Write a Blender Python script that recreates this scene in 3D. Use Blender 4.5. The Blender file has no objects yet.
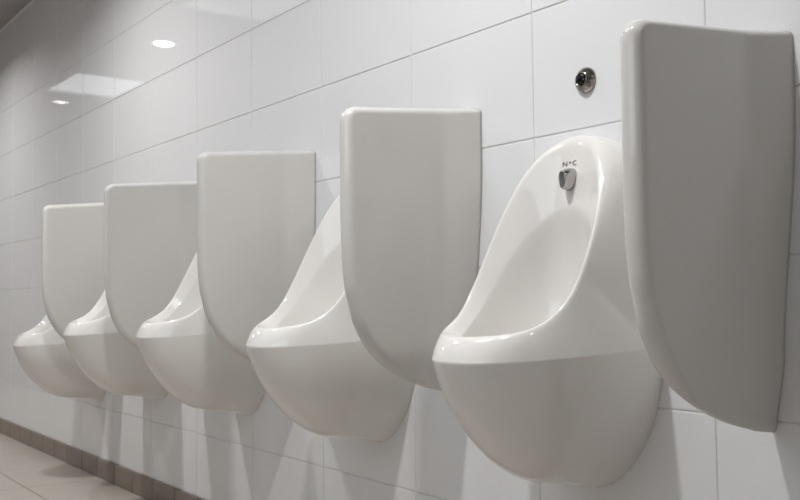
import bpy, bmesh, math, random
import numpy as np
from mathutils import Matrix, Vector
from mathutils.bvhtree import BVHTree
random.seed(7)
C = bpy.context.scene.collection

# ------------------------------------------------------------------ helpers
def link(name, verts, faces, mat, parent=None, smooth=True, mats=None, fmat=None):
    me = bpy.data.meshes.new(name)
    me.from_pydata([tuple(map(float, v)) for v in verts], [], [tuple(f) for f in faces])
    me.update()
    o = bpy.data.objects.new(name, me)
    C.objects.link(o)
    for m in ([mat] if mats is None else mats):
        me.materials.append(m)
    if fmat is not None:
        me.polygons.foreach_set('material_index', fmat)
    bm = bmesh.new(); bm.from_mesh(me)
    bmesh.ops.recalc_face_normals(bm, faces=bm.faces)
    bm.to_mesh(me); bm.free()
    if smooth:
        me.polygons.foreach_set('use_smooth', [True] * len(me.polygons))
    if parent is not None:
        o.parent = parent
    return o

def tag(o, label, cat, group=None):
    o['label'] = label; o['category'] = cat
    if group: o['group'] = group
    return o

def struct(o):
    o['kind'] = 'structure'
    return o

def empty(name, loc):
    e = bpy.data.objects.new(name, None)
    e.empty_display_size = .05
    C.objects.link(e); e.location = loc
    return e

def box(name, a, b, mat, parent=None):
    x0, y0, z0 = a; x1, y1, z1 = b
    v = [(x0,y0,z0),(x1,y0,z0),(x1,y1,z0),(x0,y1,z0),(x0,y0,z1),(x1,y0,z1),(x1,y1,z1),(x0,y1,z1)]
    f = [(0,3,2,1),(4,5,6,7),(0,1,5,4),(1,2,6,5),(2,3,7,6),(3,0,4,7)]
    return link(name, v, f, mat, parent, smooth=False)

def lathe_y(profile, n=48):
    """profile of (r, y) revolved round the y axis, y pointing out of the wall (world -y)"""
    v, f = [], []
    for r, y in profile:
        for k in range(n):
            a = 2*math.pi*k/n
            v.append((r*math.cos(a), -y, r*math.sin(a)))
    for i in range(len(profile)-1):
        for k in range(n):
            k2 = (k+1) % n
            f.append((i*n+k, i*n+k2, (i+1)*n+k2, (i+1)*n+k))
    f.append(tuple(range((len(profile)-1)*n, len(profile)*n)))
    return v, f

def lathe_z(profile, n=40, cap=True):
    v, f = [], []
    for r, z in profile:
        for k in range(n):
            a = 2*math.pi*k/n
            v.append((r*math.cos(a), r*math.sin(a), z))
    for i in range(len(profile)-1):
        for k in range(n):
            k2 = (k+1) % n
            f.append((i*n+k, i*n+k2, (i+1)*n+k2, (i+1)*n+k))
    if cap:
        f.append(tuple(range((len(profile)-1)*n, len(profile)*n)))
    return v, f

def sstep(a, b, x):
    t = np.clip((x-a)/(b-a), 0, 1)
    return t*t*(3-2*t)

# ------------------------------------------------------------------ materials
def principled(name, col, rough, metal=0., ior=1.5, coat=0.):
    m = bpy.data.materials.new(name); m.use_nodes = True
    b = m.node_tree.nodes['Principled BSDF']
    b.inputs['Base Color'].default_value = (*col, 1)
    b.inputs['Roughness'].default_value = rough
    b.inputs['Metallic'].default_value = metal
    b.inputs['IOR'].default_value = ior
    b.inputs['Coat Weight'].default_value = coat
    return m, m.node_tree, b

def mottled(name, c0, c1, rough, scale=4., bump=0., bscale=8., ior=1.5):
    m, t, b = principled(name, c0, rough, ior=ior)
    N = t.nodes; L = t.links
    tc = N.new('ShaderNodeTexCoord')
    ns = N.new('ShaderNodeTexNoise'); ns.inputs['Scale'].default_value = scale; ns.inputs['Detail'].default_value = 4
    L.new(tc.outputs['Object'], ns.inputs['Vector'])
    mx = N.new('ShaderNodeMix'); mx.data_type = 'RGBA'
    mx.inputs['A'].default_value = (*c0, 1); mx.inputs['B'].default_value = (*c1, 1)
    L.new(ns.outputs['Fac'], mx.inputs['Factor'])
    L.new(mx.outputs['Result'], b.inputs['Base Color'])
    if bump:
        n2 = N.new('ShaderNodeTexNoise'); n2.inputs['Scale'].default_value = bscale; n2.inputs['Detail'].default_value = 2
        L.new(tc.outputs['Object'], n2.inputs['Vector'])
        bp = N.new('ShaderNodeBump'); bp.inputs['Strength'].default_value = bump; bp.inputs['Distance'].default_value = .01
        L.new(n2.outputs['Fac'], bp.inputs['Height']); L.new(bp.outputs['Normal'], b.inputs['Normal'])
    return m

def emission(name, col, s):
    m = bpy.data.materials.new(name); m.use_nodes = True
    t = m.node_tree; t.nodes.clear()
    e = t.nodes.new('ShaderNodeEmission'); o = t.nodes.new('ShaderNodeOutputMaterial')
    e.inputs['Color'].default_value = (*col, 1); e.inputs['Strength'].default_value = s
    t.links.new(e.outputs[0], o.inputs[0])
    return m

M_TILE = mottled('white_glazed_tile', (.755, .76, .775), (.785, .79, .80), .022, 1.5, .02, 5.)
M_GROUT = mottled('pale_grout', (.74, .72, .70), (.80, .785, .77), .8, 9.)
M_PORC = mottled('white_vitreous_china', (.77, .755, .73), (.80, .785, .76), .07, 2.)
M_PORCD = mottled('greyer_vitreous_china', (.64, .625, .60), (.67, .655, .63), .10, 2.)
M_CHROME, _, _ = principled('polished_chrome', (.48, .475, .47), .10, 1.)
M_STEEL, _, _ = principled('bronzed_steel', (.34, .315, .29), .16, 1.)
M_BLACK, _, _ = principled('black_sensor_lens', (.002, .002, .002), .12)
M_INK = mottled('dark_printed_ink', (.10, .07, .06), (.16, .12, .10), .4, 200.)
M_SKIRT = mottled('brown_ceramic_tile', (.19, .15, .125), (.25, .205, .175), .35, 12.)
M_SKG = mottled('skirting_grout', (.07, .055, .045), (.10, .08, .07), .9, 20.)
M_FLOOR = mottled('beige_floor_tile', (.38, .34, .30), (.46, .42, .375), .35, 7., .05, 60.)
M_FLG = mottled('floor_grout', (.14, .125, .12), (.19, .17, .16), .9, 20.)
M_CEIL = mottled('white_ceiling_paint', (.72, .71, .71), (.75, .74, .74), .7, 3.)
M_BULK = mottled('grey_ceiling_paint', (.36, .345, .345), (.39, .375, .375), .7, 3.)
M_PAINT = mottled('white_wall_paint', (.74, .735, .73), (.78, .77, .765), .5, 3.)
M_GREY = mottled('grey_wall_paint', (.40, .40, .40), (.46, .455, .45), .5, 3.)
M_TRIM, _, _ = principled('white_light_trim', (.75, .75, .75), .4)
M_LAMP = emission('lamp_glow', (1, .96, .90), 14.)
M_SKY1 = emission('daylight_diffuser_far', (.95, .97, 1.), 1.25)
M_SKY2 = emission('daylight_diffuser_shaded', (.95, .97, 1.), .9)
M_SKY4 = emission('frosted_window_daylight', (.88, .94, 1.), 2.5)
M_SKY3 = emission('daylight_diffuser_near', (.90, .95, 1.), 6.0)

# ------------------------------------------------------------------ room
XL, XR, YO, ZC = -9.6, 1.3, -2.7, 2.262
YB = -1.20           # edge of the lowered ceiling strip over the urinals
TW, TH, X0, Z0 = .4, .25, -1.3296, 1.034
GAP = .0022

def tiled_wall():
    v, f, fm = [], [], []
    v += [(XL, .0022, 0), (XR, .0022, 0), (XR, .0022, ZC), (XL, .0022, ZC)]
    f.append((0, 1, 2, 3)); fm.append(1)
    rng = random.Random(3)
    i0 = math.floor((XL-X0)/TW); i1 = math.ceil((XR-X0)/TW)
    for j in range(-5, 6):
        za, zb = Z0+j*TH+GAP/2, Z0+(j+1)*TH-GAP/2
        zlo, zhi = max(za, .0), min(zb, ZC)
        if zhi-zlo < .02: continue
        for i in range(i0, i1):
            xa, xb = max(X0+i*TW+.001, XL), min(X0+(i+1)*TW-.001, XR)
            if xb-xa < .02: continue
            tx = rng.gauss(0, .0008); tz = rng.gauss(0, .0007)
            cx, cz = (xa+xb)/2, (zlo+zhi)/2
            b0 = len(v)
            # five rings: back edge, rounded shoulder, flat face
            for ins, dep in ((0, .006), (0, .0012), (.0009, .0003), (.0026, 0.)):
                for x, z in ((xa+ins, zlo+ins), (xb-ins, zlo+ins), (xb-ins, zhi-ins), (xa+ins, zhi-ins)):
                    v.append((x, dep + (x-cx)*tx + (z-cz)*tz, z))
            for r in range(3):
                for k in range(4):
                    k2 = (k+1) % 4
                    f.append((b0+r*4+k, b0+r*4+k2, b0+r*4+4+k2, b0+r*4+4+k)); fm.append(0)
            f.append((b0+12, b0+13, b0+14, b0+15)); fm.append(0)
    me = bpy.data.meshes.new('wall_back')
    me.from_pydata(v, [], f); me.update()
    me.materials.append(M_TILE); me.materials.append(M_GROUT)
    me.polygons.foreach_set('material_index', fm)
    o = bpy.data.objects.new('wall_back', me); C.objects.link(o)
    return struct(o)
tiled_wall()
box_wall = box('wall_back_core', (XL, .008, 0), (XR, .10, ZC+.2), M_PAINT)
box_wall.name = 'wall_back.001'; struct(box_wall)

def paver(name, x0, x1, y0, y1, ox, oy, w, d, gap, z, mt, mg):
    v = [(x0, y0, z-.004), (x1, y0, z-.004), (x1, y1, z-.004), (x0, y1, z-.004)]
    f = [(0, 1, 2, 3)]; fm = [1]
    for i in range(math.floor((x0-ox)/w), math.ceil((x1-ox)/w)):
        for j in range(math.floor((y0-oy)/d), math.ceil((y1-oy)/d)):
            xa, xb = max(ox+i*w+gap/2, x0), min(ox+(i+1)*w-gap/2, x1)
            ya, yb = max(oy+j*d+gap/2, y0), min(oy+(j+1)*d-gap/2, y1)
            if xb-xa < .01 or yb-ya < .01: continue
            b0 = len(v)
            for ins, dz in ((0, -.004), (0, -.0015), (.0015, 0)):
                v += [(xa+ins, ya+ins, z+dz), (xb-ins, ya+ins, z+dz), (xb-ins, yb-ins, z+dz), (xa+ins, yb-ins, z+dz)]
            for r in range(2):
                for k in range(4):
                    k2 = (k+1) % 4
                    f.append((b0+r*4+k, b0+r*4+k2, b0+r*4+4+k2, b0+r*4+4+k)); fm.append(0)
            f.append((b0+8, b0+9, b0+10, b0+11)); fm.append(0)
    return struct(link(name, v, f, None, smooth=False, mats=[mt, mg], fmat=fm))
paver('floor', XL, XR, YO, 0, -4.75, -.30, .45, .45, .004, 0., M_FLOOR, M_FLG)

def skirting():
    v, f, fm = [], [], []
    T, H = .010, .079
    v += [(XL, -T+.003, 0), (XR, -T+.003, 0), (XR, -T+.003, H-.002), (XL, -T+.003, H-.002), (XL, -.001, H-.002), (XR, -.001, H-.002)]
    f += [(0, 1, 2, 3), (3, 2, 5, 4)]; fm += [1, 1]
    k = math.floor((XL+4.089)/.2)
    while -4.089+k*.2 < XR:
        xa, xb = max(-4.089+k*.2+.0025, XL), min(-4.089+(k+1)*.2-.0025, XR)
        k += 1
        if xb-xa < .01: continue
        b0 = len(v)
        for ins, y in ((0, -.001), (0, -T+.002), (.002, -T)):
            v += [(xa+ins, y, .0005+ins), (xb-ins, y, .0005+ins), (xb-ins, y, H-ins), (xa+ins, y, H-ins)]
        for r in range(2):
            for q in range(4):
                q2 = (q+1) % 4
                f.append((b0+r*4+q, b0+r*4+q2, b0+r*4+4+q2, b0+r*4+4+q)); fm.append(0)
        f.append((b0+8, b0+9, b0+10, b0+11)); fm.append(0)
    return struct(link('baseboard_back', v, f, None, smooth=False, mats=[M_SKIRT, M_SKG], fmat=fm))
skirting()

WX0, WX1, WZ0, WZ1 = -2.3, -.5, 1.25, 2.0
def front_wall():
    v = []; f = []
    xs = [XL, WX0, WX1, XR]; zs = [0, WZ0, WZ1, ZC+.2]
    for a in range(3):
        for b in range(3):
            if a == 1 and b == 1: continue
            n = len(v)
            v += [(xs[a], YO, zs[b]), (xs[a+1], YO, zs[b]), (xs[a+1], YO, zs[b+1]), (xs[a], YO, zs[b+1])]
            f.append((n, n+1, n+2, n+3))
    n = len(v)                                   # window reveal
    for y in (YO, YO-.1):
        v += [(WX0, y, WZ0), (WX1, y, WZ0), (WX1, y, WZ1), (WX0, y, WZ1)]
    for k in range(4):
        k2 = (k+1) % 4; f.append((n+k, n+k2, n+4+k2, n+4+k))
    n = len(v)
    v += [(XL, YO-.1, 0), (XR, YO-.1, 0), (XR, YO-.1, WZ0), (XL, YO-.1, WZ0)]; f.append((n, n+1, n+2, n+3))
    return struct(link('wall_front', v, f, M_GREY, smooth=False))
front_wall()
wv = link('window_4', [(WX0, YO-.08, WZ0), (WX1, YO-.08, WZ0), (WX1, YO-.08, WZ1), (WX0, YO-.08, WZ1)], [(0, 1, 2, 3)], M_SKY4, smooth=False)
struct(wv)
for k in range(4):
    xm = WX0+(WX1-WX0)*k/3
    box('window_frame', (max(xm-.02, WX0), YO-.078, WZ0), (min(xm+.02, WX1), YO-.045, WZ1), M_TRIM, wv)
for z in (WZ0, WZ1-.03):
    box('window_frame', (WX0, YO-.078, z), (WX1, YO-.046, z+.03), M_TRIM, wv)
struct(box('wall_left', (XL-.1, YO-.1, 0), (XL, .1, ZC+.2), M_GREY))
struct(box('wall_right', (XR, YO-.1, 0), (XR+.1, .1, ZC+.2), M_GREY))
struct(box('ceiling', (XL, YO, ZC+.03), (XR, YB, ZC+.2), M_CEIL))

# lowered ceiling strip, cut open for the daylight panels and downlights
SKX = [-6.73, -4.30, -1.87]; SKW = .68; SY0, SY1 = -1.17, -.65
DLX = [-7.42, -5.36, -3.30, -1.24, .82]; DLY = -.86  # last position is an added fill lamp, out of view
def ceiling_strip():
    # grid with the openings removed
    xs = {XL, XR}; ys = {YB, 0., SY0, SY1, DLY-.06, DLY+.06}
    for s in SKX: xs |= {s-SKW/2, s+SKW/2}
    for d in DLX: xs |= {d-.06, d+.06}
    xs = sorted(xs); ys = sorted(ys); v = []; f = []
    def hole(x, y):
        for s in SKX:
            if abs(x-s) < SKW/2 and SY0 < y < SY1: return True
        for d in DLX:
            if abs(x-d) < .06 and abs(y-DLY) < .06: return True
        return False
    for a, b in zip(xs, xs[1:]):
        for c, d in zip(ys, ys[1:]):
            if hole((a+b)/2, (c+d)/2): continue
            n = len(v)
            v += [(a, c, ZC), (b, c, ZC), (b, d, ZC), (a, d, ZC)]; f.append((n, n+3, n+2, n+1))
    n = len(v)
    v += [(XL, YB, ZC), (XR, YB, ZC), (XR, YB, ZC+.2), (XL, YB, ZC+.2)]; f.append((n, n+1, n+2, n+3))
    n = len(v)
    v += [(XL, YB, ZC+.2), (XR, YB, ZC+.2), (XR, 0, ZC+.2), (XL, 0, ZC+.2)]; f.append((n, n+1, n+2, n+3))
    return struct(link('ceiling.001', v, f, M_BULK, smooth=False))
ceiling_strip()
struct(box('trim_1', (XL, -.006, ZC-.006), (XR, 0.0, ZC+.002), M_PAINT))

for k, s in enumerate(SKX):
    x0, x1 = s-SKW/2, s+SKW/2
    w = link('window_%d' % (k+1), [(x0, SY0, ZC+.012), (x1, SY0, ZC+.012), (x1, SY1, ZC+.012), (x0, SY1, ZC+.012)], [(0, 3, 2, 1)], (M_SKY1, M_SKY2, M_SKY3)[k], smooth=False)
    struct(w)
    t = .012
    v = []; f = []
    for (a, b) in (((x0, SY0), (x1, SY0+t)), ((x0, SY1-t), (x1, SY1)), ((x0, SY0), (x0+t, SY1)), ((x1-t, SY0), (x1, SY1))):
        n = len(v)
        for z in (ZC-.003, ZC+.012):
            v += [(a[0], a[1], z), (b[0], a[1], z), (b[0], b[1], z), (a[0], b[1], z)]
        f += [(n, n+3, n+2, n+1), (n, n+1, n+5, n+4), (n+1, n+2, n+6, n+5), (n+2, n+3, n+7, n+6), (n+3, n, n+4, n+7)]
    fr = link('window_frame', v, f, M_TRIM, w, smooth=False)

DLLAB = ['recessed round ceiling downlight nearest the far end wall', 'second recessed round ceiling downlight from the far end wall',
         'middle recessed round ceiling downlight over the row of urinals', 'recessed round ceiling downlight above the nearest urinal',
         'added dim ceiling downlight nearest the right end wall, unseen fill for the nearest divider']
for d, lab in zip(DLX, DLLAB):
    r = empty('ceiling_downlight', (d, DLY, ZC))
    tag(r, lab, 'ceiling light', 'recessed ceiling downlights')
    v, f = lathe_z([(.046, .05), (.050, .004), (.052, -.002), (.058, -.005), (.088, -.004), (.090, .0)], cap=False)
    link('trim_ring', v, f, M_TRIM, r)
    v, f = lathe_z([(.048, .020), (.047, .018), (.035, .013), (.018, .010), (.004, .009)])
    link('lamp_lens', v, f, M_LAMP, r)
    sp = bpy.data.lights.new('downlight_beam', 'AREA'); sp.shape = 'DISK'; sp.size = .12
    sp.energy = 4 if d > 0 else 17; sp.spread = math.radians(152)  # rightmost downlight is added, a dim fill for the nearest divider's face
    sp.color = (1, .985, .97)
    so = bpy.data.objects.new('downlight_beam', sp); C.objects.link(so); so.location = (d, DLY, ZC-.006)

# ------------------------------------------------------------------ urinal
ZB = .372            # lowest point of the bowl
def spl(keys):
    """keys (u, x, y, z), u in 0..1, x odd and y,z even about both ends -> function of u in -1..1"""
    k = sorted(keys)
    ext = [(-u, -x, y, z) for u, x, y, z in k[1:3][::-1]] + k + [(2-u, -x, y, z) for u, x, y, z in k[-3:-1][::-1]]
    U = np.array([e[0] for e in ext]); Pn = np.array([e[1:] for e in ext])
    n = len(U); h = np.diff(U)
    A = np.zeros((n, n)); R = np.zeros((n, 3)); A[0, 0] = A[-1, -1] = 1
    for i in range(1, n-1):
        A[i, i-1] = h[i-1]; A[i, i] = 2*(h[i-1]+h[i]); A[i, i+1] = h[i]
        R[i] = 6*((Pn[i+1]-Pn[i])/h[i]-(Pn[i]-Pn[i-1])/h[i-1])
    M = np.linalg.solve(A, R)
    def fn(u):
        s = -1. if u < 0 else 1.; u = abs(u)
        i = int(np.clip(np.searchsorted(U, u)-1, 0, n-2)); a = U[i+1]-u; b = u-U[i]; hh = h[i]
        p = (M[i]*a**3+M[i+1]*b**3)/(6*hh)+(Pn[i]/hh-M[i]*hh/6)*a+(Pn[i+1]/hh-M[i+1]*hh/6)*b
        return np.array([s*p[0], p[1], p[2]])
    return fn

W_ = spl([(0, 0, 0, 1.018), (.12, .085, 0, .990), (.25, .135, 0, .915), (.38, .153, 0, .78), (.5, .158, 0, .636), (.6, .148, 0, .552),
          (.7, .125, 0, .486), (.8, .089, 0, .434), (.9, .047, 0, .396), (1, 0, 0, .379)])
L_ = spl([(0, 0, .040, 1.007), (.12, .058, .057, .988), (.25, .106, .091, .92), (.38, .125, .129, .84), (.5, .129, .165, .770),
          (.6, .126, .194, .725), (.7, .115, .225, .695), (.8, .100, .261, .676), (.9, .060, .295, .667), (1, 0, .309, .664)])
B_ = spl([(0, 0, .055, .880), (.12, .050, .063, .862), (.25, .085, .096, .815), (.38, .100, .128, .765), (.5, .104, .158, .722),
          (.6, .102, .186, .692), (.7, .094, .215, .668), (.8, .077, .244, .655), (.9, .045, .266, .650), (1, 0, .275, .648)])
D_ = spl([(0, 0, .040, .80), (.12, .042, .044, .785), (.25, .072, .066, .73), (.38, .082, .10, .665), (.5, .085, .14, .62),
          (.6, .083, .17, .590), (.7, .077, .195, .575), (.8, .060, .215, .565), (.9, .035, .23, .562), (1, 0, .235, .561)])
E_ = spl([(0, 0, .050, .62), (.25, .035, .07, .59), (.5, .055, .13, .54), (.75, .035, .19, .525), (1, 0, .205, .525)])
CEN = np.array([0, .13, .515])
UC = .5
def C_(u):
    s = -1. if u < 0 else 1.; a = abs(u)
    if a <= UC:
        w = W_(a); return np.array([s*w[0], .0015, w[2]])
    t = (a-UC)/(1-UC)*math.pi/2
    n = 2.45
    x = .160*max(math.cos(t), 0)**(2/n); y = .0015+.334*math.sin(t)**(2/n)
    return np.array([s*x, y, .636-.016*math.sin(t)])
def bowl_pt(u, q):
    """outer bowl between the crease (q=0) and the wall (q=1)"""
    w = W_(u); c = C_(u)
    if abs(u) <= UC: return c+(w-c)*q
    ph = q*math.pi/2
    hx = .74*math.cos(ph)+.26*(1-q); hz = .74*math.sin(ph)+.26*q
    k = float(sstep(.62, .88, abs(u)))
    if k > 0:
        t = q*(len(KEEL)-1); i = min(int(t), len(KEEL)-2); t -= i
        g = [KEEL[max(0, min(len(KEEL)-1, i+d))] for d in (-1, 0, 1, 2)]
        kx, kz = [.5*(2*g[1][a]+(g[2][a]-g[0][a])*t+(2*g[0][a]-5*g[1][a]+4*g[2][a]-g[3][a])*t*t+(3*g[1][a]-g[0][a]-3*g[2][a]+g[3][a])*t**3) for a in (0, 1)]
        hx += (kx-hx)*k; hz += (kz-hz)*k
    p = w.copy(); p[:2] = w[:2]+(c[:2]-w[:2])*hx; p[2] = c[2]+(w[2]-c[2])*hz
    return p
# side outline of the belly: round underside, then a narrower foot back to the wall
KEEL = [(1, 0), (.953, .20), (.88, .40), (.772, .60), (.64, .765), (.51, .862), (.40, .897), (.30, .917), (.18, .945), (.07, .98), (0, 1)]
def profile(u):
    c, l, b, d, e = C_(u), L_(u), B_(u), D_(u), E_(u)
    pts = []
    for q in np.concatenate([np.linspace(1, .04, 30), [.015, 0]]): pts.append(bowl_pt(u, q))
    # crease (or wall) -> lip, bulging outward on the sides
    inw = b-l; inw = inw/np.linalg.norm(inw)
    a_ = abs(u); k = 1-float(sstep(.42, .78, a_))
    m = .14+.42*float(sstep(.22, .52, a_))
    Q = k*np.array([(1-m)*c[0]+m*l[0], .25*c[1]+.75*l[1]-.2*(m-.14)*l[1], (1-m)*c[2]+m*l[2]])
    out = np.array([c[0]*.5, c[1]-.05, 0]); out = out/(np.linalg.norm(out)+1e-9)
    Q = Q+(1-k)*((c+l)/2+out*.006)
    R = .012
    ql = l-Q; lo = l-ql/np.linalg.norm(ql)*R
    for q in (.015, .04, .1, .2, .3, .4, .5, .6, .7, .8, .9, 1):
        pts.append(c*(1-q)**2+2*Q*q*(1-q)+lo*q*q)
    # rolled lip: quadratic Bezier lo -> l -> li
    li = l+inw*R*1.2
    for q in (.2, .4, .6, .8, 1):
        pts.append(lo*(1-q)**2+2*l*q*(1-q)+li*q*q)
    # shoulder to the basin edge, then down into the basin
    def bez(p0, p1, p2, p3, q): return p0*(1-q)**3+3*p1*q*(1-q)**2+3*p2*q*q*(1-q)+p3*q**3
    for q in np.linspace(.12, .92, 7): pts.append(li+(b-li)*q)
    seq = [li+(b-li)*.92, b, d, e, CEN]
    m1 = b+(d-b)*.25
    for q in np.linspace(.25, 1, 4): pts.append(seq[0]*(1-q)**2+2*b*q*(1-q)+m1*q*q)
    m2 = d+(e-d)*.35
    for q in np.linspace(.2, 1, 5): pts.append(m1*(1-q)**2+2*d*q*(1-q)+m2*q*q)
    for q in np.linspace(.2, 1, 5): pts.append(m2*(1-q)**2+2*e*q*(1-q)+(e+(CEN-e)*.6)*q*q)
    return np.array(pts)

def make_bowl(parent):
    us = np.linspace(-1, 1, 129)[:-1]
    cols = [profile(u) for u in us]
    n, m = len(cols), len(cols[0])
    v = []
    for cpts in cols:
        for p in cpts: v.append((p[0], -p[1], p[2]-ZB))
    f = []
    for i in range(n):
        j = (i+1) % n
        for k in range(m-1):
            f.append((i*m+k, j*m+k, j*m+k+1, i*m+k+1))
    ce = len(v); v.append((0, -CEN[1], CEN[2]-ZB))
    for i in range(n):
        f.append((i*m+m-1, ((i+1) % n)*m+m-1, ce))
    o = link('bowl', v, f, M_PORC, parent)
    bm = bmesh.new(); bm.from_mesh(o.data)
    bmesh.ops.remove_doubles(bm, verts=bm.verts, dist=1e-5)
    bmesh.ops.recalc_face_normals(bm, faces=bm.faces)
    bm.to_mesh(o.data); bm.free()
    o.data.polygons.foreach_set('use_smooth', [True]*len(o.data.polygons))
    return o

def loft(rings):
    n = len(rings[0]); v = [p for r in rings for p in r]; f = []
    for i in range(len(rings)-1):
        for k in range(n):
            k2 = (k+1) % n
            f.append((i*n+k, i*n+k2, (i+1)*n+k2, (i+1)*n+k))
    f.append(tuple(range((len(rings)-1)*n, len(rings)*n)))
    return v, f

def surf_y(z):
    """depth of the back panel on the centre line at height z"""
    P = profile(0.0); P = P[46:]
    return float(np.interp(z, P[::-1, 2], P[::-1, 1]))

def make_urinal():
    r = empty('urinal', (0, 0, ZB))
    bowl = make_bowl(r)
    tree = BVHTree.FromPolygons([p.co.copy() for p in bowl.data.vertices], [tuple(p.vertices) for p in bowl.data.polygons])
    def front_y(x, z):
        hit = tree.ray_cast(Vector((x, -1, z-ZB)), Vector((0, 1, 0)))
        return hit[0].y
    # chrome water spreader: a shield-shaped wedge
    zc = .934; y0 = surf_y(zc)
    def shield(w, h, y, dz=0, n=40):
        out = []
        for k in range(n):
            a = 2*math.pi*k/n
            ca, sa = math.cos(a), math.sin(a)
            x = math.copysign(abs(ca)**.75, ca); z = math.copysign(abs(sa)**.75, sa)
            taper = 1-.42*(1-z)/2
            out.append((w*x*taper, -(y0+y), zc+dz+h*z-ZB))
        return out
    v, f = loft([shield(.0165, .0205, -.008), shield(.0165, .0205, .006), shield(.0155, .0195, .011), shield(.0105, .0165, .021, -.001),
                 shield(.0092, .0150, .0228, -.001), shield(.0086, .0142, .0230, -.001)])
    link('spreader', v, f, M_CHROME, r)
    # printed lettering
    def letters(txt, size, x, z):
        cu = bpy.data.curves.new('emblem', 'FONT'); cu.body = txt; cu.size = size; cu.align_x = 'CENTER'; cu.extrude = .0003
        o = bpy.data.objects.new('tmp_text', cu); C.objects.link(o)
        dg = bpy.context.evaluated_depsgraph_get()
        me = bpy.data.meshes.new_from_object(o.evaluated_get(dg))
        vs = [(p.co.x*1.25+x, p.co.z, p.co.y+z) for p in me.vertices]; fs = [tuple(p.vertices) for p in me.polygons]
        bpy.data.objects.remove(o); bpy.data.meshes.remove(me)
        return vs, fs
    v, f = [], []
    for t, s, x, z in (('N', .0125, -.015, .9600), ('P', .0068, -.0035, .9632), ('C', .0125, .0075, .9600)):
        a, b = letters(t, s, x, z); n = len(v)
        v += a; f += [tuple(i+n for i in q) for q in b]
    v = [(x, front_y(x, z)+y-.0006, z-ZB) for x, y, z in v]
    e = link('emblem', v, f, M_INK, r, smooth=False)
    e['label'] = 'dark printed maker lettering'
    # drain grate in the basin floor
    v, f = lathe_z([(.030, -.004), (.030, .002), (.026, .004), (.010, .0045)])
    v = [(x, y-.13, z+CEN[2]-ZB+.003) for x, y, z in v]
    link('drain_grate', v, f, M_CHROME, r)
    return r

SP = .695; UX = -1.187
ULAB = ['nearest white ceramic wall urinal, its whole bowl and chrome spreader in view below the sensor',
        'white ceramic wall urinal second from the right, between the second and third dividers',
        'middle white ceramic wall urinal of the row of five',
        'white ceramic wall urinal fourth from the right, small and second from the far end',
        'farthest white ceramic wall urinal, hung lower at the far left end of the row']
u0 = make_urinal()
def copy_tree(o):
    c = o.copy(); C.objects.link(c)
    for ch in o.children:
        k = ch.copy(); C.objects.link(k); k.parent = c
    return c
for k in range(5):
    o = u0 if k == 0 else copy_tree(u0)
    o.location = (UX-.684*k+(.02 if k == 4 else 0), -.0005, ZB-(0, 0, 0, .012, .072)[k])      # the last one hangs lower
    tag(o, ULAB[k], 'urinal', 'wall urinals in a row')

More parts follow.
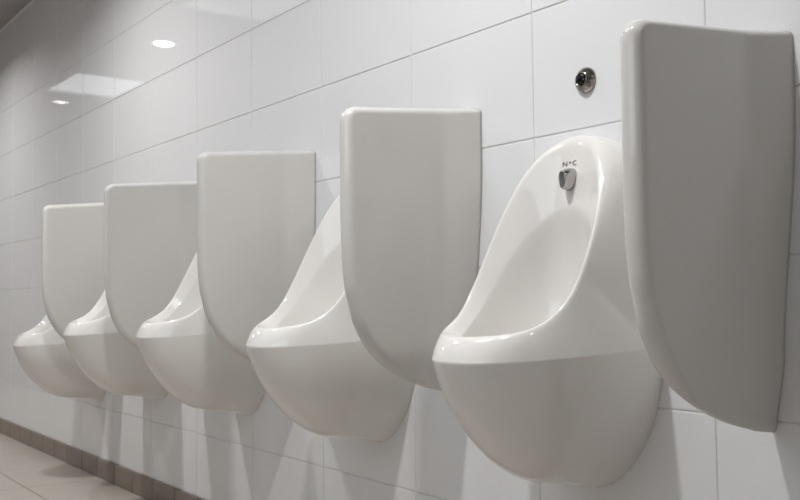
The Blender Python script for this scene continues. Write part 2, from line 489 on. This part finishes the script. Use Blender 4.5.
# ------------------------------------------------------------------ dividers
DZ1, DZ0 = 1.116, .516
HT, FL, FW = .0205, .030, .076
DD = .3155
def Yout(z):
    """front edge of the divider at height z"""
    zz = [.516, .522, .532, .548, .572, .600, .632, .680, .746, .81, .88, 1.2]
    yy = [.0, .045, .095, .150, .205, .247, .278, .305, .322, .3285, .330, .330]
    y = np.interp(z, zz, yy)*DD/.330
    R = .026
    if z > DZ1-R: y -= R-math.sqrt(max(R*R-(z-(DZ1-R))**2, 0))
    return y
def make_divider():
    near = np.array([0, .00025, .001, .0022, .0038, .0058, .0082, .011, .0142, .0175, .022, .03])
    # smooth outline for distance queries
    zo = np.linspace(DZ0, DZ1, 900); yo = np.array([Yout(z) for z in zo])
    for _ in range(3):
        ker = np.ones(25)/25
        ys = np.convolve(np.pad(yo, 12, mode='edge'), ker, 'valid'); ys[zo > DZ1-.06] = yo[zo > DZ1-.06]; yo = ys
    yo[:12] = np.linspace(0, yo[12], 12)
    ol = np.stack([np.concatenate([yo, np.linspace(yo[-1], 0, 200)[1:]]), np.concatenate([zo, np.full(199, DZ1)])], 1)
    A, Bv = ol[:-1], ol[1:]-ol[:-1]; BB = (Bv**2).sum(1)+1e-12
    def dist(y, z):
        p = np.array([y, z]); t = np.clip(((p-A)*Bv).sum(1)/BB, 0, 1)
        return float(np.sqrt(((A+Bv*t[:, None]-p)**2).sum(1)).min())
    zs = np.concatenate([np.linspace(DZ0, DZ0+.09, 26), np.linspace(DZ0+.10, DZ1-.04, 44), (DZ1-near)[::-1]])
    yb = np.concatenate([np.linspace(0, .02, 4), np.linspace(.03, .11, 15)])
    v = []; f = []; rows = []
    for z in zs:
        Y = float(np.interp(z, zo, yo)); row = []
        k = min(1, Y/.16)
        ys = np.concatenate([yb*k, yb[-1]*k+(Y-near[-1]*k-yb[-1]*k)*np.linspace(0, 1, 14)[1:-1], (Y-near*k)[::-1]])
        for y in ys:
            d = dist(y, z)
            g = sstep(.60, 1.0, z)
            T = HT+FL*g*float(np.clip((FW-y)/FW, 0, 1))
            w = .010; t0 = (FW-y)/w            # soft corner where the flare meets the plate
            if abs(t0) < 1: T = HT+FL*g*(w/FW)*(t0+1)**2/4
            T *= .18+.82*sstep(DZ0-.01, .63, z)
            r = .015
            row.append((y, z, T*math.sqrt(max(0, 1-(1-min(1, d/r))**2))))
        rows.append(row)
    n = len(rows[0])
    for side in (1, -1):
        for row in rows:
            for y, z, h in row:
                q = (z-DZ0)/(DZ1-DZ0)
                v.append((side*h, -y, z-DZ0+q*q*(.010-.030*y/DD)))
    tot = len(rows)*n
    for sidx in (0, 1):
        for i in range(len(rows)-1):
            for k in range(n-1):
                a = sidx*tot+i*n+k
                f.append((a, a+1, a+n+1, a+n))
    for i in range(len(rows)-1):      # back face on the wall
        f.append((i*n, (i+1)*n, tot+(i+1)*n, tot+i*n))
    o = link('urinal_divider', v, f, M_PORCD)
    bm = bmesh.new(); bm.from_mesh(o.data)
    bmesh.ops.remove_doubles(bm, verts=bm.verts, dist=2e-5)
    bmesh.ops.recalc_face_normals(bm, faces=bm.faces)
    bm.to_mesh(o.data); bm.free()
    o.data.polygons.foreach_set('use_smooth', [True]*len(o.data.polygons))
    return o
DLAB = ['nearest grey-white ceramic privacy divider, large at the right edge of the row',
        'grey-white ceramic privacy divider just left of the nearest urinal',
        'middle grey-white ceramic privacy divider of the row of five',
        'grey-white ceramic privacy divider second from the far end of the row',
        'farthest grey-white ceramic privacy divider, beside the farthest urinal']
d0 = make_divider()
for k in range(5):
    o = d0 if k == 0 else d0.copy()
    if k: C.objects.link(o)
    o.location = (-.823-SP*k+(-.004, -.016, .005, 0, .006)[k], -.0005, DZ0-(0, 0, 0, .011, .019)[k])
    tag(o, DLAB[k], 'divider', 'ceramic dividers between the urinals')

# ------------------------------------------------------------------ flush sensor
s = empty('flush_sensor', (-1.190, 0, 1.122))
tag(s, 'round metal flush sensor with a black eye, on the tiles above the nearest urinal', 'sensor')
v, f = lathe_y([(.0245, -.001), (.0245, .002), (.0238, .0042), (.0205, .0085), (.0160, .0125), (.0138, .0146), (.0124, .0152), (.0116, .0142), (.0114, .010)])
link('bezel', v, f, M_STEEL, s)
v, f = lathe_y([(.0114, .010), (.0113, .0138), (.0100, .0152), (.006, .0162), (.001, .0165)])
e = link('sensor_eye', v, f, M_BLACK, s)

# ------------------------------------------------------------------ light
w = bpy.data.worlds.new('World'); bpy.context.scene.world = w; w.use_nodes = True
w.node_tree.nodes['Background'].inputs['Color'].default_value = (.9, .93, 1, 1)
w.node_tree.nodes['Background'].inputs['Strength'].default_value = .05

# ------------------------------------------------------------------ camera
yaw, pit, rol = -.94097, .048499, -.010551
fw = Vector((math.sin(yaw)*math.cos(pit), math.cos(yaw)*math.cos(pit), math.sin(pit)))
r = Vector((math.cos(yaw), -math.sin(yaw), 0)); u = r.cross(fw)
r2 = r*math.cos(rol)+u*math.sin(rol); u2 = -r*math.sin(rol)+u*math.cos(rol)
cam = bpy.data.cameras.new('camera'); co = bpy.data.objects.new('camera', cam); C.objects.link(co)
M = Matrix((r2, u2, -fw)).transposed().to_4x4(); M.translation = (0, -1.2973, .6822+.046)
co.matrix_world = M
cam.sensor_width = 36; cam.lens = 942.7/800*36; cam.clip_start = .01
cam.dof.use_dof = True; cam.dof.focus_distance = 1.9; cam.dof.aperture_fstop = 7.1
sc = bpy.context.scene; sc.camera = co
sc.view_settings.view_transform = 'Standard'
sc.view_settings.exposure = -0.05
sc.cycles.max_bounces = 10; sc.cycles.diffuse_bounces = 6
